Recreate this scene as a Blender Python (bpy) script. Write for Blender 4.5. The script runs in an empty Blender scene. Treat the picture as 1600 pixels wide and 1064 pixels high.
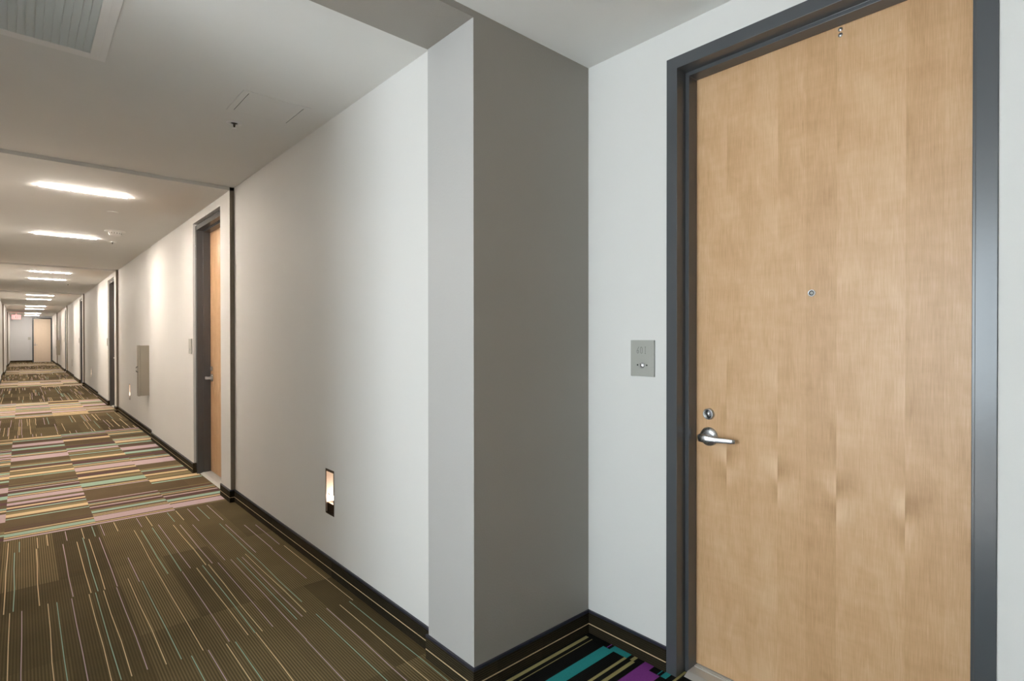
import bpy, bmesh, math, random
from mathutils import Vector, Matrix
random.seed(7)
C = bpy.data.collections.new('corridor'); bpy.context.scene.collection.children.link(C)
scn = bpy.context.scene

# ------------------------------------------------------------------ camera
F_PX = 851.2264; YAW = math.radians(41.9584); PITCH = math.radians(-.332); ROLL = math.radians(-.0484)
cd = bpy.data.cameras.new('camera'); cam = bpy.data.objects.new('camera', cd); C.objects.link(cam)
Fv = Vector((math.sin(YAW)*math.cos(PITCH), math.cos(YAW)*math.cos(PITCH), math.sin(PITCH)))
Rv = Vector((math.cos(YAW), -math.sin(YAW), 0)); Uv = Rv.cross(Fv)
R2 = math.cos(ROLL)*Rv + math.sin(ROLL)*Uv; U2 = math.cos(ROLL)*Uv - math.sin(ROLL)*Rv
M = Matrix((( R2.x, U2.x, -Fv.x, 0), (R2.y, U2.y, -Fv.y, 0), (R2.z, U2.z, -Fv.z, 1.3746), (0, 0, 0, 1)))
cam.matrix_world = M
cd.sensor_width = 36; cd.lens = F_PX*36/1600; cd.clip_start = .02
scn.camera = cam

# ------------------------------------------------------------------ light, exposure
w = bpy.data.worlds.new('world'); scn.world = w; w.use_nodes = True
w.node_tree.nodes['Background'].inputs[0].default_value = (.7, .85, 1, 1)
w.node_tree.nodes['Background'].inputs[1].default_value = .25
scn.view_settings.view_transform = 'Standard'; scn.view_settings.look = 'None'
scn.view_settings.gamma = 1; scn.view_settings.use_curve_mapping = False
scn.view_settings.exposure = 0.22
SLOT = 400.0                                    # strength of the ceiling slot lights
WARM = (1.0, .895, .79)
dl = bpy.data.lights.new('window_daylight', 'AREA'); dl.shape = 'RECTANGLE'; dl.size = 1.35; dl.size_y = 2.0
dl.energy = 98; dl.color = (.82, .93, 1.0)
dlo = bpy.data.objects.new('window_daylight', dl); C.objects.link(dlo)
dlo.location = (-3.56, 1.2, 1.5); dlo.rotation_euler = (math.radians(90), 0, math.radians(-90))

sn = bpy.data.lights.new('bounce_sun', 'SUN'); sn.energy = 23.0; sn.color = (1.0, .96, .9); sn.angle = math.radians(.6)  # unseen sunlight, added to bounce off the lobby floor onto the ceiling
sno = bpy.data.objects.new('bounce_sun', sn); C.objects.link(sno)
sno.rotation_euler = Vector((.64, .03, -.77)).to_track_quat('-Z', 'Y').to_euler()

# ------------------------------------------------------------------ materials
def nt(name):
    m = bpy.data.materials.new(name); m.use_nodes = True
    return m, m.node_tree.nodes, m.node_tree.links, m.node_tree.nodes['Principled BSDF']
def setp(b, col=None, rough=.5, metal=0, spec=.5):
    if col: b.inputs['Base Color'].default_value = (*col, 1)
    b.inputs['Roughness'].default_value = rough; b.inputs['Metallic'].default_value = metal
    b.inputs['Specular IOR Level'].default_value = spec
def paint(name, col, rough=.5, spec=.4, bump=.12, bscale=220, vary=.03):
    m, n, l, b = nt(name); setp(b, col, rough, 0, spec)
    tc = n.new('ShaderNodeTexCoord')
    no = n.new('ShaderNodeTexNoise'); no.inputs['Scale'].default_value = bscale; no.inputs['Detail'].default_value = 3
    l.new(tc.outputs['Object'], no.inputs['Vector'])
    bp = n.new('ShaderNodeBump'); bp.inputs['Strength'].default_value = bump; bp.inputs['Distance'].default_value = .001
    l.new(no.outputs['Fac'], bp.inputs['Height']); l.new(bp.outputs['Normal'], b.inputs['Normal'])
    n2 = n.new('ShaderNodeTexNoise'); n2.inputs['Scale'].default_value = 1.7; n2.inputs['Detail'].default_value = 4
    l.new(tc.outputs['Object'], n2.inputs['Vector'])
    r = n.new('ShaderNodeMapRange'); r.inputs['To Min'].default_value = 1-vary; r.inputs['To Max'].default_value = 1+vary
    l.new(n2.outputs['Fac'], r.inputs['Value'])
    v = n.new('ShaderNodeVectorMath'); v.operation = 'SCALE'; v.inputs[0].default_value = col
    l.new(r.outputs['Result'], v.inputs['Scale']); l.new(v.outputs['Vector'], b.inputs['Base Color'])
    return m
def emit(name, col, s):
    m, n, l, b = nt(name); setp(b, col, .5)
    b.inputs['Emission Color'].default_value = (*col, 1); b.inputs['Emission Strength'].default_value = s
    return m
MT = {}
MT['wall'] = paint('wall_light_paint', (.77, .76, .735), .64, .16)
MT['grey'] = paint('pier_grey_paint', (.50, .49, .475), .42, .35, .5, 120)
MT['endwall'] = paint('end_wall_grey_paint', (.60, .605, .62), .5, .3)
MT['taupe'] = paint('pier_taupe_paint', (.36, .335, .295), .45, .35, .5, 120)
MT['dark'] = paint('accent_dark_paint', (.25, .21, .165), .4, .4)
MT['ceil'] = paint('ceiling_paint', (.84, .83, .80), .7, .2, .1, 300)
MT['frame'] = paint('frame_gloss_paint', (.080, .086, .094), .24, .62, .25, 60, .12)
MT['white'] = paint('white_enamel', (.93, .91, .89), .45, .4, .02)
MT['steel'] = paint('brushed_steel', (.38, .345, .285), .42, .5, .3, 40, .12); MT['steel'].node_tree.nodes['Principled BSDF'].inputs['Metallic'].default_value = .45
def metal(name, col, rough):
    m, n, l, b = nt(name); setp(b, col, rough, 1)
    tc = n.new('ShaderNodeTexCoord'); mp = n.new('ShaderNodeMapping'); mp.inputs['Scale'].default_value = (300, 30, 300)
    no = n.new('ShaderNodeTexNoise'); no.inputs['Scale'].default_value = 4
    l.new(tc.outputs['Object'], mp.inputs[0]); l.new(mp.outputs[0], no.inputs['Vector'])
    r = n.new('ShaderNodeMapRange'); r.inputs['To Min'].default_value = rough*.8; r.inputs['To Max'].default_value = rough*1.3
    l.new(no.outputs['Fac'], r.inputs['Value']); l.new(r.outputs['Result'], b.inputs['Roughness'])
    return m
MT['chrome'] = metal('satin_chrome', (.55, .55, .56), .27)
MT['alu'] = metal('aluminium', (.62, .61, .59), .4)
MT['saddle'] = paint('saddle_metal', (.60, .585, .56), .4, .5, .2, 90); MT['saddle'].node_tree.nodes['Principled BSDF'].inputs['Metallic'].default_value = .35
MT['black'] = paint('black_plastic', (.012, .012, .013), .4, .5)
MT['plate'] = paint('plate_metal', (.42, .42, .38), .45, .5, .3, 500)
MT['bronze'] = metal('dark_bronze', (.075, .05, .032), .35)
MT['peach'] = paint('reflector_paint', (.84, .74, .66), .4, .5)
MT['lamp'] = emit('warm_lamp', (1, .86, .70), 16)
MT['slot'] = emit('slot_diffuser', WARM, SLOT)
MT['exitred'] = emit('exit_red', (1, .12, .1), 3.0)
MT['exitface'] = emit('exit_face', (1, .42, .40), 1.2)
MT['ventgrey'] = paint('vent_grey', (.72, .74, .72), .5, .4, .02)
MT['ventback'] = paint('vent_back', (.16, .155, .145), .7, .2, .02)
MT['rubber'] = paint('base_trim_rubber', (.02, .02, .035), .35, .5)

def wood(name, pale=0):
    m, n, l, b = nt(name); setp(b, None, .36, 0, .4)
    tc = n.new('ShaderNodeTexCoord'); sx = n.new('ShaderNodeSeparateXYZ'); l.new(tc.outputs['Object'], sx.inputs[0])
    def math_(op, a, bb=None):
        q = n.new('ShaderNodeMath'); q.operation = op
        for i, v in enumerate((a, bb)):
            if v is None: continue
            if isinstance(v, (int, float)): q.inputs[i].default_value = v
            else: l.new(v, q.inputs[i])
        return q.outputs[0]
    ys = math_('DIVIDE', math_('SUBTRACT', sx.outputs['Y'], .0376), .0984)
    cell = math_('FLOOR', ys); fr = math_('FRACT', ys)
    # book-matched leaves: mirror every second strip
    odd = math_('MODULO', cell, 2.0); mir = math_('ABSOLUTE', math_('SUBTRACT', fr, odd))
    wn = n.new('ShaderNodeTexWhiteNoise'); wn.noise_dimensions = '1D'; l.new(cell, wn.inputs['W'])
    pair = math_('FLOOR', math_('MULTIPLY', cell, .5))
    # figure: slanted mottling repeating from leaf to leaf, slipping downwards
    cv = n.new('ShaderNodeCombineXYZ'); l.new(math_('MULTIPLY', mir, .55), cv.inputs[0])
    l.new(math_('ADD', math_('MULTIPLY', sx.outputs['Z'], 2.6), math_('MULTIPLY', ys, -.13)), cv.inputs[2])
    l.new(math_('MULTIPLY', pair, .12), cv.inputs[1])
    f1 = n.new('ShaderNodeTexNoise'); f1.inputs['Scale'].default_value = 2.4; f1.inputs['Detail'].default_value = 5; f1.inputs['Roughness'].default_value = .55; f1.inputs['Distortion'].default_value = .6
    l.new(cv.outputs[0], f1.inputs['Vector'])
    # fine vertical grain
    mp = n.new('ShaderNodeMapping'); mp.inputs['Scale'].default_value = (1, 480, 12); l.new(tc.outputs['Object'], mp.inputs[0])
    g = n.new('ShaderNodeTexNoise'); g.inputs['Scale'].default_value = 1; g.inputs['Detail'].default_value = 5; l.new(mp.outputs[0], g.inputs['Vector'])
    mp2 = n.new('ShaderNodeMapping'); mp2.inputs['Scale'].default_value = (1, 9, 40); l.new(tc.outputs['Object'], mp2.inputs[0])
    g2 = n.new('ShaderNodeTexNoise'); g2.inputs['Scale'].default_value = 1; g2.inputs['Detail'].default_value = 4; l.new(mp2.outputs[0], g2.inputs['Vector'])
    v = math_('ADD', math_('MULTIPLY', math_('SUBTRACT', f1.outputs['Fac'], .5), .6), math_('MULTIPLY', math_('SUBTRACT', wn.outputs['Value'], .5), .17))
    v = math_('ADD', v, math_('MULTIPLY', math_('SUBTRACT', g.outputs['Fac'], .5), .75))
    v = math_('ADD', v, math_('MULTIPLY', math_('SUBTRACT', g2.outputs['Fac'], .5), .2))
    # light and dark flecks meeting at the leaf joints, stepping slowly downwards
    z0 = math_('ADD', math_('MULTIPLY', ys, .012), .805)
    for dz, amp, wid in ((0, .5, .045), (-.08, -.36, .05), (.16, -.2, .06), (.34, .14, .06), (1.2, .16, .1)):
        t = math_('DIVIDE', math_('SUBTRACT', math_('SUBTRACT', sx.outputs['Z'], math_('ADD', z0, dz)), math_('MULTIPLY', mir, .05)), wid)
        ga = math_('POWER', 2.718, math_('MULTIPLY', math_('MULTIPLY', t, t), -1.0))
        sgn = math_('MULTIPLY', math_('SUBTRACT', 1.0, math_('MULTIPLY', odd, 2.0)), math_('POWER', math_('SUBTRACT', 1.0, math_('MULTIPLY', mir, .85)), 2.5))
        v = math_('ADD', v, math_('MULTIPLY', math_('MULTIPLY', ga, sgn), amp))
    v = math_('ADD', v, .5)
    cr = n.new('ShaderNodeValToRGB'); l.new(v, cr.inputs[0])
    cr.color_ramp.elements[0].position = .05; cr.color_ramp.elements[0].color = (.50, .28, .125, 1)
    cr.color_ramp.elements[1].position = .95; cr.color_ramp.elements[1].color = (.84, .585, .36, 1)
    e = cr.color_ramp.elements.new(.5); e.color = (.69, .425, .225, 1)
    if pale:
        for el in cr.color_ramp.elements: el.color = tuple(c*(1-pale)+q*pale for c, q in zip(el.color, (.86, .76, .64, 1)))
    l.new(cr.outputs[0], b.inputs['Base Color'])
    bp = n.new('ShaderNodeBump'); bp.inputs['Strength'].default_value = .18; bp.inputs['Distance'].default_value = .0006
    l.new(g.outputs['Fac'], bp.inputs['Height']); l.new(bp.outputs['Normal'], b.inputs['Normal'])
    return m
MT['wood'] = wood('maple_veneer'); MT['glarewood'] = wood('glare_lightened_maple_veneer', .75)  # second copy is lightened to put glare into the end door's colour

def carpet(name, c0, c1, rib=.011, ribamt=.55, axis='X', tile=True):
    m, n, l, b = nt(name); setp(b, None, .95, 0, .1)
    tc = n.new('ShaderNodeTexCoord'); sx = n.new('ShaderNodeSeparateXYZ'); l.new(tc.outputs['Object'], sx.inputs[0])
    def math_(op, a, bb=None):
        q = n.new('ShaderNodeMath'); q.operation = op
        for i, v in enumerate((a, bb)):
            if v is None: continue
            if isinstance(v, (int, float)): q.inputs[i].default_value = v
            else: l.new(v, q.inputs[i])
        return q.outputs[0]
    rb = math_('ADD', math_('MULTIPLY', math_('SINE', math_('MULTIPLY', sx.outputs[axis], 2*math.pi/rib)), .5), .5)
    no = n.new('ShaderNodeTexNoise'); no.inputs['Scale'].default_value = 420; no.inputs['Detail'].default_value = 2
    l.new(tc.outputs['Object'], no.inputs['Vector'])
    # quarter-tile patches where the ribs are soft or strong
    cx = n.new('ShaderNodeCombineXYZ')
    l.new(math_('FLOOR', math_('DIVIDE', math_('ADD', sx.outputs['X'], .1), .25)), cx.inputs[0])
    l.new(math_('FLOOR', math_('DIVIDE', math_('SUBTRACT', sx.outputs['Y'], .01), 1.0)), cx.inputs[1])
    wn = n.new('ShaderNodeTexWhiteNoise'); wn.noise_dimensions = '3D'; l.new(cx.outputs[0], wn.inputs['Vector'])
    n3 = n.new('ShaderNodeTexNoise'); n3.inputs['Scale'].default_value = 2.2; n3.inputs['Detail'].default_value = 3
    l.new(tc.outputs['Object'], n3.inputs['Vector'])
    amt = math_('MULTIPLY', math_('ADD', wn.outputs['Value'], .15), ribamt)
    v = math_('MULTIPLY', rb, amt)
    v = math_('ADD', v, math_('MULTIPLY', no.outputs['Fac'], .55))
    v = math_('ADD', v, math_('MULTIPLY', math_('SUBTRACT', wn.outputs['Value'], .5), .05 if tile else .03))
    v = math_('ADD', v, math_('MULTIPLY', math_('SUBTRACT', n3.outputs['Fac'], .5), .35))
    cr = n.new('ShaderNodeValToRGB'); l.new(v, cr.inputs[0])
    cr.color_ramp.elements[0].position = .1; cr.color_ramp.elements[0].color = (*c0, 1)
    cr.color_ramp.elements[1].position = .85; cr.color_ramp.elements[1].color = (*c1, 1)
    l.new(cr.outputs[0], b.inputs['Base Color'])
    bp = n.new('ShaderNodeBump'); bp.inputs['Strength'].default_value = .6; bp.inputs['Distance'].default_value = .003
    l.new(math_('ADD', math_('MULTIPLY', rb, .5), no.outputs['Fac']), bp.inputs['Height']); l.new(bp.outputs['Normal'], b.inputs['Normal'])
    return m
def yarn(name, col):
    m, n, l, b = nt(name); setp(b, None, .95, 0, .1)
    tc = n.new('ShaderNodeTexCoord'); no = n.new('ShaderNodeTexNoise'); no.inputs['Scale'].default_value = 380
    l.new(tc.outputs['Object'], no.inputs['Vector'])
    r = n.new('ShaderNodeMapRange'); r.inputs['To Min'].default_value = .7; r.inputs['To Max'].default_value = 1.25
    l.new(no.outputs['Fac'], r.inputs['Value'])
    v = n.new('ShaderNodeVectorMath'); v.operation = 'SCALE'; v.inputs[0].default_value = col
    l.new(r.outputs['Result'], v.inputs['Scale']); l.new(v.outputs['Vector'], b.inputs['Base Color'])
    return m
MT['carpet'] = carpet('carpet_dark_tile', (.045, .032, .014), (.235, .175, .085))
MT['carpet2'] = carpet('carpet_stripe_ground', (.08, .055, .027), (.25, .178, .096), .011, .25, 'Y', False)
MT['carpetk'] = carpet('carpet_black_ground', (.004, .004, .004), (.018, .016, .013), .009, .2, 'Y', False)
MT['basecarpet'] = carpet('base_carpet', (.007, .0055, .0035), (.075, .058, .032), .009, .5, 'Z', False)
MT['t'] = yarn('yarn_tan', (.76, .58, .34)); MT['g'] = yarn('yarn_teal', (.36, .52, .40)); MT['p'] = yarn('yarn_lilac', (.58, .43, .46))
MT['o'] = yarn('yarn_olive', (.28, .22, .11)); MT['r'] = yarn('yarn_plum', (.12, .06, .06))
MT['T'] = yarn('yarn_khaki', (.36, .31, .13)); MT['G'] = yarn('yarn_deep_teal', (.03, .27, .27)); MT['P'] = yarn('yarn_violet', (.23, .05, .27))

# ------------------------------------------------------------------ mesh helpers
def link(name, me, parent=None):
    o = bpy.data.objects.new(name, me); C.objects.link(o)
    if parent: o.parent = parent
    return o
def tag(o, label=None, cat=None, group=None, kind=None):
    if label: o['label'] = label
    if cat: o['category'] = cat
    if group: o['group'] = group
    if kind: o['kind'] = kind
    return o
def empty(name, loc=(0, 0, 0), rz=0):
    o = bpy.data.objects.new(name, None); C.objects.link(o); o.location = loc; o.rotation_euler = (0, 0, rz); o.empty_display_size = .1
    return o
class MB:
    def __init__(s, mats): s.bm = bmesh.new(); s.mats = mats
    def face(s, pts, mi=0):
        f = s.bm.faces.new([s.bm.verts.new(p) for p in pts]); f.material_index = mi; return f
    def box(s, x0, x1, y0, y1, z0, z1, mi=0, **k):
        P = [(x, y, z) for x in (x0, x1) for y in (y0, y1) for z in (z0, z1)]
        V = [s.bm.verts.new(p) for p in P]
        Q = dict(nx=(0, 1, 3, 2), px=(4, 6, 7, 5), ny=(0, 4, 5, 1), py=(2, 3, 7, 6), nz=(0, 2, 6, 4), pz=(1, 5, 7, 3))
        for kk, q in Q.items():
            f = s.bm.faces.new([V[i] for i in q]); f.material_index = k.get(kk, mi)
    def cyl(s, a, b, r0, r1=None, n=24, mi=0, cap=True):
        a = Vector(a); b = Vector(b); r1 = r0 if r1 is None else r1
        d = (b-a).normalized(); u = d.orthogonal().normalized(); v = d.cross(u)
        A = [s.bm.verts.new(a+(u*math.cos(t)+v*math.sin(t))*r0) for t in [2*math.pi*i/n for i in range(n)]]
        B = [s.bm.verts.new(b+(u*math.cos(t)+v*math.sin(t))*r1) for t in [2*math.pi*i/n for i in range(n)]]
        for i in range(n):
            f = s.bm.faces.new((A[i], A[(i+1) % n], B[(i+1) % n], B[i])); f.material_index = mi; f.smooth = True
        if cap:
            f = s.bm.faces.new(A[::-1]); f.material_index = mi; f = s.bm.faces.new(B); f.material_index = mi
    def lathe(s, o, axis, prof, n=32, mi=0):
        o = Vector(o); d = Vector(axis).normalized(); u = d.orthogonal().normalized(); v = d.cross(u)
        rings = []
        for h, r in prof:
            rings.append([s.bm.verts.new(o+d*h+(u*math.cos(2*math.pi*i/n)+v*math.sin(2*math.pi*i/n))*max(r, 1e-5)) for i in range(n)])
        for A, B in zip(rings, rings[1:]):
            for i in range(n):
                f = s.bm.faces.new((A[i], A[(i+1) % n], B[(i+1) % n], B[i])); f.material_index = mi; f.smooth = True
    def sweep(s, path, secs, mi=0, n=14):
        # path of points, secs (half width, half height) with a given up, rounded section
        rings = []
        for i, p in enumerate(path):
            p = Vector(p); a = Vector(path[max(0, i-1)]); b = Vector(path[min(len(path)-1, i+1)])
            d = (b-a).normalized(); up = Vector((0, 0, 1)); sd = d.cross(up).normalized(); up = sd.cross(d)
            hw, hh = secs[i]
            R = []
            for k in range(n):
                t = 2*math.pi*k/n; cx = math.cos(t); cy = math.sin(t)
                ex = abs(cx)**.6*(1 if cx > 0 else -1); ey = abs(cy)**.6*(1 if cy > 0 else -1)
                R.append(s.bm.verts.new(p+sd*ex*hw+up*ey*hh))
            rings.append(R)
        for A, B in zip(rings, rings[1:]):
            for i in range(n):
                f = s.bm.faces.new((A[i], A[(i+1) % n], B[(i+1) % n], B[i])); f.material_index = mi; f.smooth = True
        for R in (rings[0][::-1], rings[-1]):
            f = s.bm.faces.new(R); f.material_index = mi
    def build(s, name, parent=None, bevel=0, fix=True):
        if fix: bmesh.ops.recalc_face_normals(s.bm, faces=s.bm.faces)
        me = bpy.data.meshes.new(name); s.bm.to_mesh(me); s.bm.free()
        for m in s.mats: me.materials.append(MT[m])
        o = link(name, me, parent)
        if bevel:
            md = o.modifiers.new('bevel', 'BEVEL'); md.width = bevel; md.segments = 2; md.limit_method = 'ANGLE'; md.angle_limit = math.radians(40)
        return o
def struct(o, label=None): return tag(o, label, None, None, 'structure')

# ------------------------------------------------------------------ dimensions
XD, XP, XW = 1.964, 1.287, 1.322                # alcove door wall, projecting plane, corridor wall
XLP, XL = -.5, -.54                             # left side planes
YP0, YP1 = 1.651, 1.966                         # pier
ZC, ZS = 2.625, 2.598                           # high and low ceiling
YE = 41.05
SEC = [(4.94, 8.66), (12.33, 15.6), (19.65, 23.36), (27.45, 31.2), (35.6, YE)]
DW, DH = 1.0175, 2.502
BH = .104
STEPY = [3.05, 10.95, 17.72, 24.9]
DOOR_R = [5.235, 12.60, 19.94, 27.72]
DOOR_L = 29.9
YB = -4.0

# ------------------------------------------------------------------ walls
def rects(y0, y1, z0, z1, holes):
    ys = sorted({y0, y1, *[h[0] for h in holes], *[h[1] for h in holes]}); zs = sorted({z0, z1, *[h[2] for h in holes], *[h[3] for h in holes]})
    ys = [y for y in ys if y0 <= y <= y1]; zs = [z for z in zs if z0 <= z <= z1]
    for a, b in zip(ys, ys[1:]):
        run = None
        for c, d in zip(zs, zs[1:]):
            cy, cz = (a+b)/2, (c+d)/2
            if any(h[0] < cy < h[1] and h[2] < cz < h[3] for h in holes):
                if run: yield (a, b, *run); run = None
            else: run = (run[0], d) if run else (c, d)
        if run: yield (a, b, *run)
wr = MB(['wall', 'dark'])
TH = .22
# alcove door wall
for a, b, c, d in rects(YB, YP1, 0, 2.8, [(.217, .217+DW, -1, DH)]): wr.box(XD, XD+TH, a, b, c, d)
# corridor wall runs: recessed and projecting
y = YP1
for i, (s0, s1) in enumerate(SEC):
    holes = [(h-.0575, h+.0575, .348, .609) for h in STEPY if y < h < s0]
    for a, b, c, d in rects(y, s0, 0, 2.8, holes): wr.box(XW, XW+TH, a, b, c, d)
    holes = []
    if i < 4: holes = [(DOOR_R[i]-.004, DOOR_R[i]+DW+.004, -1, DH+.02)]
    for a, b, c, d in rects(s0, s1, 0, 2.8, holes):
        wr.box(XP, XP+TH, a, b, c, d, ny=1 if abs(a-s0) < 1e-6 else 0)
    y = s1
struct(wr.build('wall_right', fix=False), 'right corridor wall with light painted runs, dark painted jogs and the alcove door wall')
wl = MB(['wall', 'dark'])
y = 2.15
for i, (s0, s1) in enumerate(SEC):
    wl.box(XL-TH, XL, y, s0, 0, 2.8)
    holes = [(DOOR_L-.004, DOOR_L+DW+.004, -1, DH+.02)] if i == 3 else []
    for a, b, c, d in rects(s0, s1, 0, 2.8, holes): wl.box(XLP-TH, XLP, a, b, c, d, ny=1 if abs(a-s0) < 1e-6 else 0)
    y = s1
wl.box(-3.62, XL-TH, 2.15, 2.15+TH, 0, 2.8)
struct(wl.build('wall_left', fix=False), 'left corridor wall seen edge-on at the far left')
we = MB(['endwall']); we.box(-1.2, 2.2, YE, YE+.15, 0, 2.8); struct(we.build('wall_end', fix=False), 'grey end wall of the corridor beside the far maple door')
wk = MB(['wall']); wk.box(-3.8, 2.4, YB-.2, YB, 0, 2.8); struct(wk.build('wall_back', fix=False))
ww = MB(['wall'])
for a, b, c, d in rects(YB, 2.37, 0, 2.8, [(.5, 1.9, .48, 2.52)]): ww.box(-3.8, -3.62, a, b, c, d)
struct(ww.build('wall_lobby', fix=False))
wf = MB(['frame'])
for a, b, c, d in rects(.5, 1.9, .48, 2.52, [(.545, 1.855, .525, 2.475)]): wf.box(-3.74, -3.68, a, b, c, d)
struct(wf.build('window_1', fix=False))
# pier and beam framing the alcove
pr = MB(['grey', 'taupe'])
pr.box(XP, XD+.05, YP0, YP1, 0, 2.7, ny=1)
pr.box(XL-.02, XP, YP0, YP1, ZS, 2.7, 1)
struct(pr.build('trim_1', fix=False), 'grey painted pier and shallow ceiling beam beside the alcove')

# ------------------------------------------------------------------ ceiling
ce = MB(['ceil'])
ce.box(-3.8, 2.3, YB-.2, YE+.1, ZC, 2.8)
for s0, s1 in SEC: ce.box(XL, XW, s0, s1, ZS, ZC+.01)
struct(ce.build('ceiling', fix=False), 'taupe ceiling with shallow dropped bays running down the corridor')

# ------------------------------------------------------------------ floor
FM = ['carpet', 'carpet2', 'carpetk', 't', 'g', 'p', 'o', 'r', 'T', 'G', 'P', 'alu']
fi = {k: i for i, k in enumerate(FM)}
fl = MB(FM)
fl.face([(-3.8, YB-.2, 0), (2.4, YB-.2, 0), (2.4, YE+.2, 0), (-3.8, YE+.2, 0)], 0)
def quad(x0, x1, y0, y1, z, k): fl.face([(x0, y0, z), (x1, y0, z), (x1, y1, z), (x0, y1, z)], fi[k])
def line(k, x, y0, y1, wd=.0042, z=.0009):
    n = max(1, round((y1-y0)/.33)); pts = []; off = 0
    for i in range(n+1):
        yy = y0+(y1-y0)*i/n; off = random.choice((-.0025, 0, .0025)) if 0 < i < n else off
        pts.append((x+off, yy))
    for (xa, ya), (xb, yb) in zip(pts, pts[1:]):
        fl.face([(xa-wd/2, ya, z), (xa+wd/2, ya, z), (xb+wd/2, yb, z), (xb-wd/2, yb, z)], fi[k])
NEAR = [('t',-.075,3.69,4.96),('g',-.02,4.7,4.94),('g',-.04,3.7,4.71),('t',.07,4.71,4.96),('t',.06,3.69,4.7),('t',-.05,2.9,3.69),('p',-.01,2.67,3.68),('t',.09,2.67,3.69),('g',.13,2.67,3.68),('p',.195,3.7,4.69),('p',.19,2.67,3.68),('t',.27,3.69,4.68),('t',.26,2.67,3.68),('g',.3,3.69,4.75),('g',.29,2.67,3.68),('t',.33,3.69,4.69),('t',.325,2.67,3.68),('p',.385,3.69,4.68),
 ('t',.585,2.68,4.69),('g',.625,3.69,4.65),('p',.485,3.68,4.13),('g',.5,2.67,3.68),('t',.445,2.67,3.77),('p',.38,2.68,3.68),('g',.69,3.68,4.66),('p',.74,3.69,4.71),('p',.69,2.68,3.67),('t',.82,3.68,4.63),('t',.77,2.68,3.67),('g',.8,2.68,3.69),('t',.8,1.68,2.68),('t',.83,2.67,3.68),('p',.855,3.68,4.6),('p',.88,2.68,3.67),('p',.925,3.68,4.54),('p',.955,2.46,3.67),('g',.99,2.67,3.67),('p',1.02,2.68,3.66),('t',1.05,2.71,3.7),('g',1.075,2.83,4.43),('p',1.105,3.68,4.38),('p',1.205,3.68,4.28),('p',1.265,3.72,4.23),('p',1.2,3.09,3.68),('t',1.28,3.29,3.68),('p',.6,1.68,2.67),('g',.54,1.68,2.67),('t',.675,1.68,2.67),('g',.71,1.68,2.66),
 ('p',.955,1.8,2.46),('g',1.08,1.68,2.66),('p',1.14,1.68,2.68),('t',1.205,1.68,2.67),('g',1.26,1.68,2.67),('t',1.28,2.67,3.3),
 ('t',.12,4.72,4.99),('p',.22,4.75,4.99),('t',.31,4.72,4.99),('p',.42,4.7,4.99),('g',.37,4.72,4.99),('t',.5,4.74,4.99),('p',.64,4.73,4.99),('t',.7,4.7,4.99),('g',.84,4.7,4.99),('p',.98,4.6,4.99),('t',.9,4.7,4.99),('p',1.12,4.5,4.99),('g',1.05,4.6,4.99)]
for k, x, y0, y1 in NEAR: line(k, x, y0, y1, .0034 if y0 < 3 else .0042)
def random_lines(x0, x1, y0, y1, wd=.006):
    x = x0
    while x < x1-.05:
        xe = min(x+.5, x1); yy = y0 - random.choice((0, .3, .7))
        while yy < y1:
            for q in range(random.choice((4, 5, 6, 7))):
                a = max(yy, y0); b = min(yy+1.0, y1)
                if b-a > .1: line(random.choice('ttpptg'), random.uniform(x+.02, xe-.02), a+.01, b-.01, wd)
            yy += 1.0
        x += .5
BANDS = [(5.02, 10.03), (12.45, 15.45), (20.05, 23.5), (27.6, 31.4), (35.4, 38.2)]
XF0, XF1 = XLP, XW
prev = 10.03
for b0, b1 in BANDS[1:]+[(YE, YE)]:
    random_lines(-.6+.0, XF1-.01, prev+.01, b0-.01, .008 if prev > 14 else .0065); prev = b1
random_lines(-.6, -.1, 1.68, 5.0)
COLA = [(5.012,5.047,'p'),(5.067,5.097,'t'),(5.106,5.182,'g'),(5.182,5.2,'o'),(5.213,5.239,'t'),(5.27,5.293,'r'),(5.33,5.345,'r'),(5.583,5.612,'g'),(5.656,5.75,'t'),(5.75,5.82,'o'),(5.848,5.888,'g'),(5.888,5.93,'r'),(5.936,5.99,'t'),(6.0,6.04,'r'),(6.053,6.139,'p'),(6.174,6.19,'o'),(6.205,6.342,'p'),(6.366,6.404,'t'),(6.432,6.51,'g'),(6.53,6.6,'r'),(6.61,6.646,'p'),(6.703,6.725,'t'),(6.756,6.778,'g'),(6.82,6.847,'r'),(6.87,6.89,'o'),(7.191,7.234,'g'),(7.27,7.377,'t'),(7.421,7.473,'o'),(7.48,7.53,'o'),(7.572,7.639,'t'),(7.687,7.76,'r'),(7.799,7.849,'g'),(7.86,7.93,'o'),(8.187,8.446,'p'),(8.513,8.564,'t'),(8.582,8.634,'g'),(8.75,8.85,'r'),(8.959,9.093,'g'),(9.1,9.18,'r'),(9.231,9.456,'p'),(9.53,9.6,'r'),(9.70,9.78,'g'),(9.86,10.0,'t')]
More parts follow.
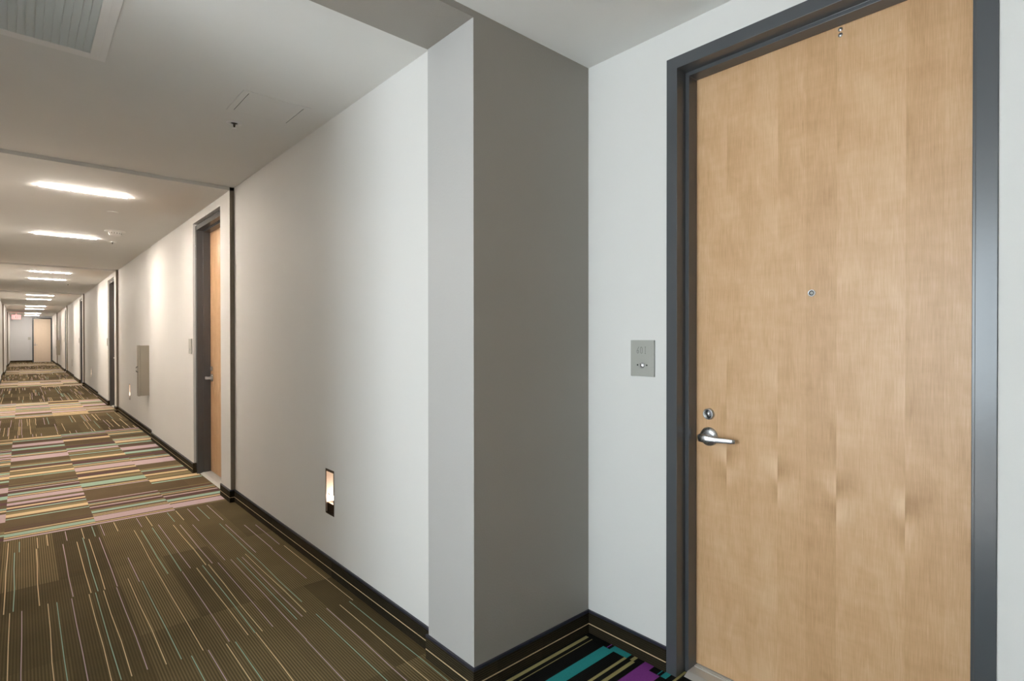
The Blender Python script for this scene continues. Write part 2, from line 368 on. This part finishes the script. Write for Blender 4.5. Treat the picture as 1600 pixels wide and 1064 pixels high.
COLB = [(5.013,5.048,'p'),(5.062,5.083,'t'),(5.095,5.105,'o'),(5.108,5.247,'p'),(5.262,5.281,'t'),(5.3,5.319,'t'),(5.358,5.421,'g'),(5.43,5.46,'o'),(5.475,5.53,'r'),(5.535,5.569,'p'),(5.628,5.65,'t'),(5.663,5.684,'g'),(5.70,5.74,'r'),(5.751,5.777,'p'),(6.217,6.248,'p'),(6.269,6.3,'t'),(6.359,6.514,'g'),(6.56,6.66,'o'),(6.723,6.821,'t'),(6.85,6.95,'r'),(7.01,7.076,'t'),(7.129,7.336,'p'),(7.345,7.40,'o'),(7.408,7.451,'t'),(7.495,7.547,'g'),(7.57,7.70,'r'),(7.802,7.915,'t'),(7.93,8.0,'o'),(8.031,8.082,'o'),(8.151,8.203,'g'),(8.25,8.35,'o'),(8.4,8.531,'p'),(8.588,8.7,'g'),(8.764,8.9,'r'),(9.313,9.472,'t'),(9.5,9.6,'r'),(9.65,9.72,'o'),(9.80,9.88,'p'),(9.93,10.02,'g')]
def shift(col, d, y0, y1):
    out = []; L = y1-y0
    for a, b, k in col:
        a2 = y0+((a-5.02+d) % 5.01); b2 = a2+(b-a)
        if b2 < y1: out.append((a2, b2, k))
    return out
for bi, (b0, b1) in enumerate(BANDS):
    quad(-.6, XF1, b0-.01, b1, .0004, 'carpet2')
    cols = [(-.6, -.1, 2), (-.1, .4, 0), (.4, .9, 1), (.9, XF1, 3)]
    for ci, (xa, xb, which) in enumerate(cols):
        d = {0: 0, 1: 0, 2: 2.35, 3: -1.13}[which]
        src = COLA if which in (0, 2, 3) else COLB
        if bi: d += 1.7*bi+ci*.9; src = (COLA, COLB)[(ci+bi) % 2]
        lst = src if (bi == 0 and d == 0) else shift(src, d, b0, b1)
        for a, b, k in lst:
            if bi and k in 'or': k = random.choice('otp')
            quad(xa, xb, a+(0 if bi else .004), b, .0008, k)
# black ground with bright bars in front of the alcove door
quad(-.6, 2.11, -1.5, 1.648, .0004, 'carpetk')
ALC = [(1.42,1.924,1.615,1.632,'T'),(1.42,1.922,1.592,1.596,'T'),(1.42,1.917,1.470,1.526,'G'),(1.92,1.967,1.506,1.510,'P'),(1.917,1.966,1.402,1.492,'G'),(1.42,1.918,1.400,1.413,'T'),(1.92,1.963,1.369,1.386,'T'),(1.42,1.92,1.360,1.377,'T'),(1.42,1.915,1.236,1.333,'P'),(1.915,1.963,1.288,1.333,'P'),(1.917,1.963,1.247,1.251,'G'),(1.917,2.0,1.21,1.235,'G'),(1.917,2.02,1.176,1.186,'T'),(1.42,1.915,1.13,1.16,'T'),(1.42,1.915,1.02,1.09,'G'),(1.42,1.915,.9,.93,'P'),(1.42,1.915,.72,.76,'T'),(1.42,1.915,.5,.6,'G'),(1.917,1.98,.8,.9,'T'),(1.917,1.98,.5,.56,'P')]
for xa, xb, a, b, k in ALC: quad(xa, xb, a, b, .0008, k)
for j in range(4):
    xa = -.58+.5*j; yy = 1.6
    while yy > -1.4:
        h = random.choice((.008, .02, .05, .09)); quad(xa, xa+.5, yy-h, yy, .0008, random.choice('TGP')); yy -= h+random.choice((.02, .06, .15))
fl.mats.append('white')
fl.face([(-3.62, YB, .0012), (-.62, YB, .0012), (-.62, 2.15, .0012), (-3.62, 2.15, .0012)], len(FM)-1)  # out-of-view pale lobby floor, added to reflect light up to the ceiling
struct(fl.build('floor', fix=False), 'corridor carpet of brown ribbed tiles with bands of tan, teal and lilac stripes')

# ------------------------------------------------------------------ carpet baseboards
BT = .009
def base_run(mb, ax, plane, n, a, b, endn=0):
    # ax: axis of the wall normal, n: sign of the normal
    lo, hi = (plane, plane+n*BT) if n > 0 else (plane+n*BT, plane)
    L0, L1 = (plane, plane+n*(BT+.0008)) if n > 0 else (plane+n*(BT+.0008), plane)
    for z0, z1, A, B, mi in ((0, .094, lo, hi, 0), (.094, BH, L0, L1, 1), (.041, .0445, L0, L1, 2)):
        if ax == 'X': mb.box(A, B, a, b, z0, z1, mi)
        else: mb.box(a, b, A, B, z0, z1, mi)
br = MB(['basecarpet', 'rubber', 't'])
base_run(br, 'X', XD, -1, .217+DW, YP0); base_run(br, 'X', XD, -1, YB, .217)
base_run(br, 'Y', YP0, -1, XP-BT, XD)
base_run(br, 'X', XP, -1, YP0, YP1+BT)
y = YP1
for i, (s0, s1) in enumerate(SEC):
    base_run(br, 'X', XW, -1, y, s0)
    base_run(br, 'Y', s0, -1, XP-BT, XW)
    if i < 4:
        base_run(br, 'X', XP, -1, s0, DOOR_R[i]-.004); base_run(br, 'X', XP, -1, DOOR_R[i]+DW+.004, s1+BT)
        br.box(XP-BT, XP+.02, DOOR_R[i]+DW+.004-BT, DOOR_R[i]+DW+.004, 0, BH, 0)
    else: base_run(br, 'X', XP, -1, s0, s1)
    y = s1
struct(br.build('baseboard_right', fix=False), 'brown carpet base with a thin tan line along the right wall')
bl = MB(['basecarpet', 'rubber', 't'])
y = 2.15
for i, (s0, s1) in enumerate(SEC):
    base_run(bl, 'X', XL, 1, y, s0); base_run(bl, 'Y', s0, -1, XL, XLP+BT)
    if i == 3: base_run(bl, 'X', XLP, 1, s0, DOOR_L); base_run(bl, 'X', XLP, 1, DOOR_L+DW, s1)
    else: base_run(bl, 'X', XLP, 1, s0, s1)
    y = s1
struct(bl.build('baseboard_left', fix=False), 'brown carpet base along the left wall')
be = MB(['basecarpet', 'rubber', 't']); base_run(be, 'Y', YE, -1, XLP, .42); struct(be.build('baseboard_end', fix=False), 'dark base at the foot of the grey end wall')

# ------------------------------------------------------------------ doors
def make_door(name, loc, rz, label, W=DW, H=DH, detail=False, proud=.006, veneer='wood'):
    r = empty(name, loc, rz); tag(r, label, None, None, 'structure')
    I, S, D = .048, .0635, .122
    prof = [(-proud, 0), (-proud, I), (.059, I), (.059, S), (D, S), (D, I), (.17, I), (.17, 0)]
    b = MB(['frame'])
    rings = []
    for d, ins in prof:
        rings.append([b.bm.verts.new(p) for p in ((d, W-ins, 0), (d, W-ins, H-ins), (d, ins, H-ins), (d, ins, 0))])
    n = len(prof)
    for i in range(n):
        A, B = rings[i], rings[(i+1) % n]
        for k in range(3): b.bm.faces.new((A[k], A[k+1], B[k+1], B[k]))
    b.bm.faces.new([q[0] for q in rings]); b.bm.faces.new([q[3] for q in rings][::-1])
    b.build('door_frame', r, bevel=.0015)
    lf = MB([veneer]); lf.box(D+.001, D+.045, I+.004, W-I-.004, .016, H-I-.004)
    leaf = lf.build('door_leaf', r, bevel=.001)
    X0 = D+.001
    # threshold saddle with ridges
    t = MB(['saddle'])
    x0, x1 = .022, .16
    pr_ = [(x0, .001), (x0+.03, .012), (x0+.075, .012)]
    for k in range(4): pr_ += [(x0+.078+k*.009, .009), (x0+.082+k*.009, .0135), (x0+.087+k*.009, .0135)]
    pr_ += [(x1, .0135), (x1, .001)]
    e0, e1 = S+.001, W-S-.001
    V = [[t.bm.verts.new((x, yy, z)) for x, z in pr_] for yy in (e0, e1)]
    for i in range(len(pr_)):
        j = (i+1) % len(pr_); t.bm.faces.new((V[0][i], V[0][j], V[1][j], V[1][i]))
    t.bm.faces.new(V[0]); t.bm.faces.new(V[1][::-1])
    t.build('threshold', r)
    hy, hz = W-.1185, .969                       # lock side is the far side
    h = MB(['chrome']); h.lathe((X0, hy, hz), (-1, 0, 0), [(0, .0), (0, .0385), (.004, .0385), (.009, .034), (.0125, .026), (.014, .012), (.014, 0)], 40)
    rose = h.build('handle_rose', r)
    l_ = MB(['chrome'])
    l_.cyl((X0-.01, hy, hz), (X0-.048, hy, hz), .0115, .0115, 24)
    path = [(X0-.050, hy+.020, hz-.001), (X0-.054, hy+.012, hz), (X0-.056, hy-.004, hz), (X0-.056, hy-.022, hz-.001), (X0-.053, hy-.042, hz-.002), (X0-.047, hy-.065, hz-.002), (X0-.040, hy-.088, hz-.002), (X0-.034, hy-.111, hz-.002), (X0-.031, hy-.123, hz-.002)]
    secs = [(.005, .011), (.009, .0155), (.0105, .016), (.009, .015), (.006, .0125), (.0045, .0105), (.004, .0095), (.004, .009), (.003, .007)]
    l_.sweep(path, secs); l_.build('lever', rose)
    dbz = 1.061
    d = MB(['chrome', 'black'])
    d.lathe((X0, hy, dbz), (-1, 0, 0), [(0, .0), (0, .0235), (.010, .0225), (.013, .0195), (.0125, .0165), (.011, .016), (.011, 0)], 36)
    dead = d.build('deadbolt', r)
    if detail:
        k = MB(['chrome', 'black'])
        k.lathe((X0-.011, hy, dbz+.001), (-1, 0, 0), [(0, 0), (0, .0105), (.002, .010), (.002, 0)], 24)
        k.box(X0-.0142, X0-.0131, hy-.0012, hy+.0012, dbz-.009, dbz+.001, 1); k.cyl((X0-.0142, hy-.001, dbz-.009), (X0-.0131, hy-.001, dbz-.009), .0035, mi=1)
        k.build('key_cylinder', dead)
        p = MB(['chrome', 'black', 'plate'])
        p.lathe((X0, W-.5065, 1.531), (-1, 0, 0), [(0, 0), (0, .0125), (.003, .0125), (.0045, .0105), (.003, .0085)], 32)
        p.lathe((X0, W-.5065, 1.531), (-1, 0, 0), [(.003, .0085), (.0012, .0065), (.0012, .0058)], 32, 1)
        p.lathe((X0, W-.5065, 1.531), (-1, 0, 0), [(.0012, .0058), (.0022, .004), (.0028, 0)], 24, 2)
        p.build('peephole', r)
        for zz in (2.427, 2.408):
            q = MB(['chrome']); q.lathe((X0, .639-.217, zz), (-1, 0, 0), [(0, .0072), (.0015, .0072), (.0028, .0045), (.0032, 0)], 20); q.build('bolt', r)
    return r
make_door('door_1', (XD, .217, 0), 0, 'large maple veneer door in a dark steel frame, filling the right of the view', detail=True)
names = ['first maple door down the corridor, seen at a steep angle beyond the plain wall', 'second corridor door on the right, past the wall cabinet', 'third corridor door on the right, a thin dark slit', 'fourth and farthest side door on the right wall']
for i, yy in enumerate(DOOR_R): make_door('door_%d' % (i+2), (XP+.02, yy, 0), 0, names[i], proud=0)
make_door('door_6', (XLP-.02, DOOR_L+DW, 0), math.pi, 'side door on the left wall near the far end', proud=0)
make_door('door_7', (1.281, YE, 0), math.pi/2, 'maple door paled by painted glare, facing us at the corridor end', W=.861, proud=.02, veneer='glarewood')
for o in [o for o in C.objects if o.name == 'door_7']: o.location.y = YE-.175

# ------------------------------------------------------------------ door plates
DIG = {'6': [((.9, 1), (.1, .4)), ((.1, .4), (.1, .15)), ((.1, .15), (.5, 0)), ((.5, 0), (.9, .2)), ((.9, .2), (.75, .45)), ((.75, .45), (.2, .38))],
       '0': [((.15, .15), (.15, .85)), ((.15, .85), (.5, 1)), ((.5, 1), (.85, .85)), ((.85, .85), (.85, .1)), ((.85, .1), (.5, 0)), ((.5, 0), (.15, .15))],
       '1': [((.5, 0), (.5, 1)), ((.25, 1), (.75, 1)), ((.3, 0), (.7, 0))]}
def plate(loc, rz, label, detail=False, group=None):
    r = empty('doorbell_plate', loc, rz); tag(r, label, 'doorbell', group)
    b = MB(['plate']); b.box(-.008, 0, -.0585, .0585, -.0765, .0765); b.build('face_plate', r, bevel=.001)
    u = MB(['chrome']); u.lathe((-.008, .0005, -.03), (-1, 0, 0), [(0, .0125), (.002, .0125), (.003, .0100), (.0025, .0095), (.006, .006), (.0068, 0)], 28); u.build('push_button', r)
    if detail:
        for s in (-1, 1):
            q = MB(['black']); q.cyl((-.008, s*.023, -.029), (-.0092, s*.023, -.029), .0032, n=16); q.build('screw', r)
        t = MB(['black'])
        for k, (ch, cy) in enumerate((('6', .0215), ('0', .004), ('1', -.0155))):
            for (a, c), (e, f) in DIG[ch]:
                # strokes run left to right in the picture, which is towards -Y
                y0 = cy+.006-a*.012; y1 = cy+.006-e*.012; z0 = .020+c*.028; z1 = .020+f*.028
                dy, dz = y1-y0, z1-z0; L = math.hypot(dy, dz); ny, nz = -dz/L*.0006, dy/L*.0006
                t.face([(-.0084, y0+ny, z0+nz), (-.0084, y0-ny, z0-nz), (-.0084, y1-ny, z1-nz), (-.0084, y1+ny, z1+nz)])
        t.build('number', r)
    return r
plate((XD, 1.3495, 1.2855), 0, 'metal doorbell plate numbered 601 beside the large maple door', True)
pl = ['doorbell plate left of the first maple door down the corridor', 'doorbell plate left of the second door on the right', 'doorbell plate left of the third door on the right', 'tiny doorbell plate by the farthest side door on the right']
for i, yy in enumerate(DOOR_R): plate((XP, yy+DW+.115, 1.2855), 0, pl[i])
plate((.30, YE, 1.33), math.pi/2, 'small plate on the end wall left of the far facing door')

# ------------------------------------------------------------------ ceiling lights
def slot_light(x0, x1, yy, label):
    r = empty('ceiling_light', ((x0+x1)/2, yy, ZS)); tag(r, label, 'ceiling light', 'slot lights across the corridor ceiling')
    hw = (x1-x0)/2
    f = MB(['white'])
    for a, b, c, d in rects(-hw-.005, hw+.005, -.026, .026, [(-hw, hw, -.022, .022)]): f.box(a, b, c, d, -.004, 0)
    f.build('trim_ring', r)
    g = MB(['slot']); N = 12
    prof = []
    for k in range(N+1):
        t = -1+2*k/N; prof.append((t*hw, .021*(1-.35*abs(t)**2)))
    for (xa, wa), (xb, wb) in zip(prof, prof[1:]):
        g.face([(xa, -wa, -.010), (xb, -wb, -.010), (xb, wb, -.010), (xa, wa, -.010)])
        g.face([(xa, -wa, -.001), (xb, -wb, -.001), (xb, -wb, -.010), (xa, -wa, -.010)])
        g.face([(xa, wa, -.001), (xa, wa, -.010), (xb, wb, -.010), (xb, wb, -.001)])
    g.build('diffuser', r)
LY = [5.76, 8.43, 13.3, 14.9, 20.7, 22.85, 27.95, 30.7, 36.2, 39.6]
ordn = ['nearest and largest', 'second', 'third', 'fourth', 'fifth', 'sixth', 'seventh', 'eighth', 'ninth', 'tenth and farthest']
for nme, yy in zip(ordn, LY): slot_light(.11, .685, yy, nme+' glowing slot light across the corridor ceiling, counting from us')

# ------------------------------------------------------------------ step lights
def step_light(yy, label):
    r = empty('step_light', (XW, yy, .348)); tag(r, label, 'wall light', 'recessed step lights low on the right wall')
    W2, Hh, D = .0575, .261, .075
    f = MB(['bronze'])
    for a, b, c, d in rects(-W2, W2, 0, Hh, [(-W2+.007, W2-.007, .010, Hh-.014)]): f.box(-.0015, .001, a, b, c, d)
    f.build('bezel', r)
    h = MB(['peach', 'bronze'])
    i = W2-.002
    h.box(.001, D, -i, -i+.002, .002, Hh-.002); h.box(.001, D, i-.002, i, .002, Hh-.002)
    h.box(.004, D, -i, i, Hh-.004, Hh-.002); h.box(.004, D, -i, i, .002, .004, 1); h.box(D-.002, D, -i, i, .002, Hh-.002)
    h.box(.006, D-.002, -i+.002, i-.002, .004, .062, 1)
    h.build('reflector', r)
    l_ = MB(['lamp']); l_.cyl((.024, -.03, .088), (.024, .046, .088), .013, n=16); l_.build('lamp', r)
    s = MB(['steel']); s.cyl((.012, -.04, .07), (.012, .046, .112), .003, n=8); s.build('lamp_clip', r)
sl = ['nearest recessed step light low on the plain wall section', 'step light low on the wall just past the steel cabinet', 'third step light down the right wall', 'farthest step light low on the right wall']
for yy, nme in zip(STEPY, sl): step_light(yy, nme)

# ------------------------------------------------------------------ wall cabinets
def cabinet(yy, wd, label):
    r = empty('fire_cabinet', (XW, yy, .565)); tag(r, label, 'cabinet', 'steel cabinets on the right wall')
    H = .70
    b = MB(['steel']); b.box(-.103, 0, 0, wd, 0, H); b.build('cabinet_body', r, bevel=.003)
    d = MB(['steel']);
    for a, bb, c, e in rects(-.004, wd+.004, -.004, H+.004, [(.02, wd-.02, .03, H-.03)]): d.box(-.128, -.104, a, bb, c, e)
    d.box(-.122, -.108, .02, wd-.02, .03, H-.03)
    dd = d.build('cabinet_door', r)
    h = MB(['black']); h.sweep([(-.130, .03, .33), (-.148, .03, .34), (-.150, .03, .37), (-.148, .03, .40), (-.130, .03, .41)], [(.005, .005)]*5); h.build('pull_handle', dd)
cabinet(9.07, .12, 'grey steel wall cabinet hung between the first and second corridor doors')
cabinet(33.2, .3, 'distant steel wall cabinet far down the right wall')

# ------------------------------------------------------------------ ceiling vent, panel, sprinklers, detector
v = empty('ceiling_vent', (0, 0, ZC)); tag(v, 'white framed ceiling vent with a grey louvred grille, upper left corner', 'vent')
x0, x1, y0, y1 = -.345, .283, 2.41, 3.064
f = MB(['white'])
for a, b, c, d in rects(x0, x1, y0, y1, [(x0+.055, x1-.055, y0+.062, y1-.062)]): f.box(a, b, c, d, -.008, 0)
for a, b, c, d in rects(x0+.028, x1-.028, y0+.03, y1-.03, [(x0+.056, x1-.056, y0+.064, y1-.064)]): f.box(a, b, c, d, -.012, 0)
f.build('vent_frame', v, bevel=.0015)
g = MB(['ventgrey']); gx0, gx1, gy0, gy1 = x0+.056, x1-.056, y0+.064, y1-.064
x = gx1
while x > gx0:
    g.box(x-.0018, x, gy0, gy1, -.0115, .0); x -= .0262
y = gy0
while y < gy1:
    g.face([(gx0, y, -.0015), (gx1, y, -.0015), (gx1, y+.013, -.010), (gx0, y+.013, -.010)]); g.face([(gx0, y+.013, -.010), (gx1, y+.013, -.010), (gx1, y+.0135, -.0015), (gx0, y+.0135, -.0015)]); y += .0205
g.build('grille', v)
k = MB(['ventback']); k.box(gx0, gx1, gy0, gy1, -.0012, -.0002); k.build('duct_back', v)

a_ = empty('access_panel', (0, 0, ZC)); tag(a_, 'flush painted access panel outlined on the ceiling behind the sprinkler', 'panel')
f = MB(['ceil'])
for a, b, c, d in rects(.836, 1.18, 2.95, 3.27, [(.866, 1.15, 2.975, 3.245)]): f.box(a, b, c, d, -.0035, 0)
f.build('panel_frame', a_, bevel=.0008)
f = MB(['ventback']); f.box(.8635, 1.1525, 2.974, 3.246, -.0012, 0); f.build('panel_gap', a_)
f = MB(['ceil']); f.box(.870, 1.146, 2.9755, 3.2445, -.0034, 0); f.build('panel_door', a_, bevel=.001)

def sprinkler(x, y, z, label):
    r = empty('sprinkler', (x, y, z)); tag(r, label, 'sprinkler', 'ceiling sprinklers')
    e = MB(['white', 'ventback'])
    e.lathe((0, 0, 0), (0, 0, -1), [(0, .041), (.004, .041), (.007, .034), (.005, .021), (.001, .020)], 36)
    e.lathe((0, 0, 0), (0, 0, -1), [(.001, .020), (.001, 0)], 36, 1); e.build('escutcheon', r)
    s = MB(['bronze']); s.cyl((0, 0, 0), (0, 0, -.03), .0035, .0028, 12)
    for q in (-1, 1): s.cyl((q*.007, 0, -.004), (q*.002, 0, -.03), .0014, .0012, 8)
    s.cyl((-.014, 0, -.003), (.014, 0, -.003), .002, n=8); s.build('sprinkler_body', r)
    d = MB(['white']); d.lathe((0, 0, -.03), (0, 0, -1), [(0, 0), (0, .0125), (.0015, .0125), (.0015, 0)], 20); d.build('deflector', r)
sprinkler(.924, 3.446, ZC, 'white sprinkler head hanging from the near ceiling by the access panel')
sprinkler(.864, 8.60, ZS, 'small sprinkler on the ceiling just beyond the smoke detector')
sprinkler(.80, 16.4, ZC, 'small distant sprinkler beyond the third and fourth slot lights')
sprinkler(.83, 32.3, ZC, 'farthest sprinkler near the end of the corridor')
s = empty('smoke_detector', (.80, 7.72, ZS)); tag(s, 'white smoke detector on a round plate below the second slot light', 'smoke detector')
m = MB(['white']); m.lathe((0, 0, 0), (0, 0, -1), [(0, .10), (.004, .10), (.007, .093), (.007, 0)], 40); m.build('mounting_plate', s)
m = MB(['white']); m.lathe((0, 0, 0), (0, 0, -1), [(.007, .060), (.040, .058), (.052, .046), (.053, 0)], 40); m.build('detector_body', s)
m = MB(['ventback'])
for q in range(14):
    t = 2*math.pi*q/14; c_, s_ = math.cos(t), math.sin(t)
    m.cyl((c_*.0575, s_*.0575, -.018), (c_*.0575, s_*.0575, -.034), .0035, n=6)
m.build('sensor_slots', s)
cc = MB(['ceil']); cc.lathe((.66, 6.55, ZS), (0, 0, -1), [(0, .045), (.002, .045), (.0035, .041), (.0035, 0)], 36)
tag(cc.build('sprinkler_cover'), 'flat round painted sprinkler cover between the first two slot lights', 'sprinkler')

# ------------------------------------------------------------------ exit sign
e = empty('exit_sign', (-.21, 36.0, 2.28)); tag(e, 'glowing red EXIT sign hanging from the ceiling at the corridor end', 'sign')
m = MB(['exitface']); m.box(-.165, .165, -.02, .02, 0, .215); m.build('sign_box', e, bevel=.004)
m = MB(['white']); m.box(-.03, .03, -.02, .02, .215, .316); m.build('canopy', e)
m = MB(['exitred']); 
def bar(x0, x1, z0, z1): m.box(x0, x1, -.0225, -.0205, z0, z1)
def dg(xa, za, xb, zb, w=.011):
    m.bm.faces.new([m.bm.verts.new(p) for p in ((xa-w, -.0226, za), (xa+w, -.0226, za), (xb+w, -.0226, zb), (xb-w, -.0226, zb))])
z0, z1 = .035, .18
bar(-.14, -.12, z0, z1); bar(-.14, -.08, z1-.02, z1); bar(-.14, -.085, .098, .118); bar(-.14, -.08, z0, z0+.02)
dg(-.055, z0, 0, z1); dg(0, z0, -.055, z1)
bar(.03, .05, z0, z1); bar(.095, .115, z0, z1); bar(.072, .14, z1-.02, z1)
m.build('letters', e)
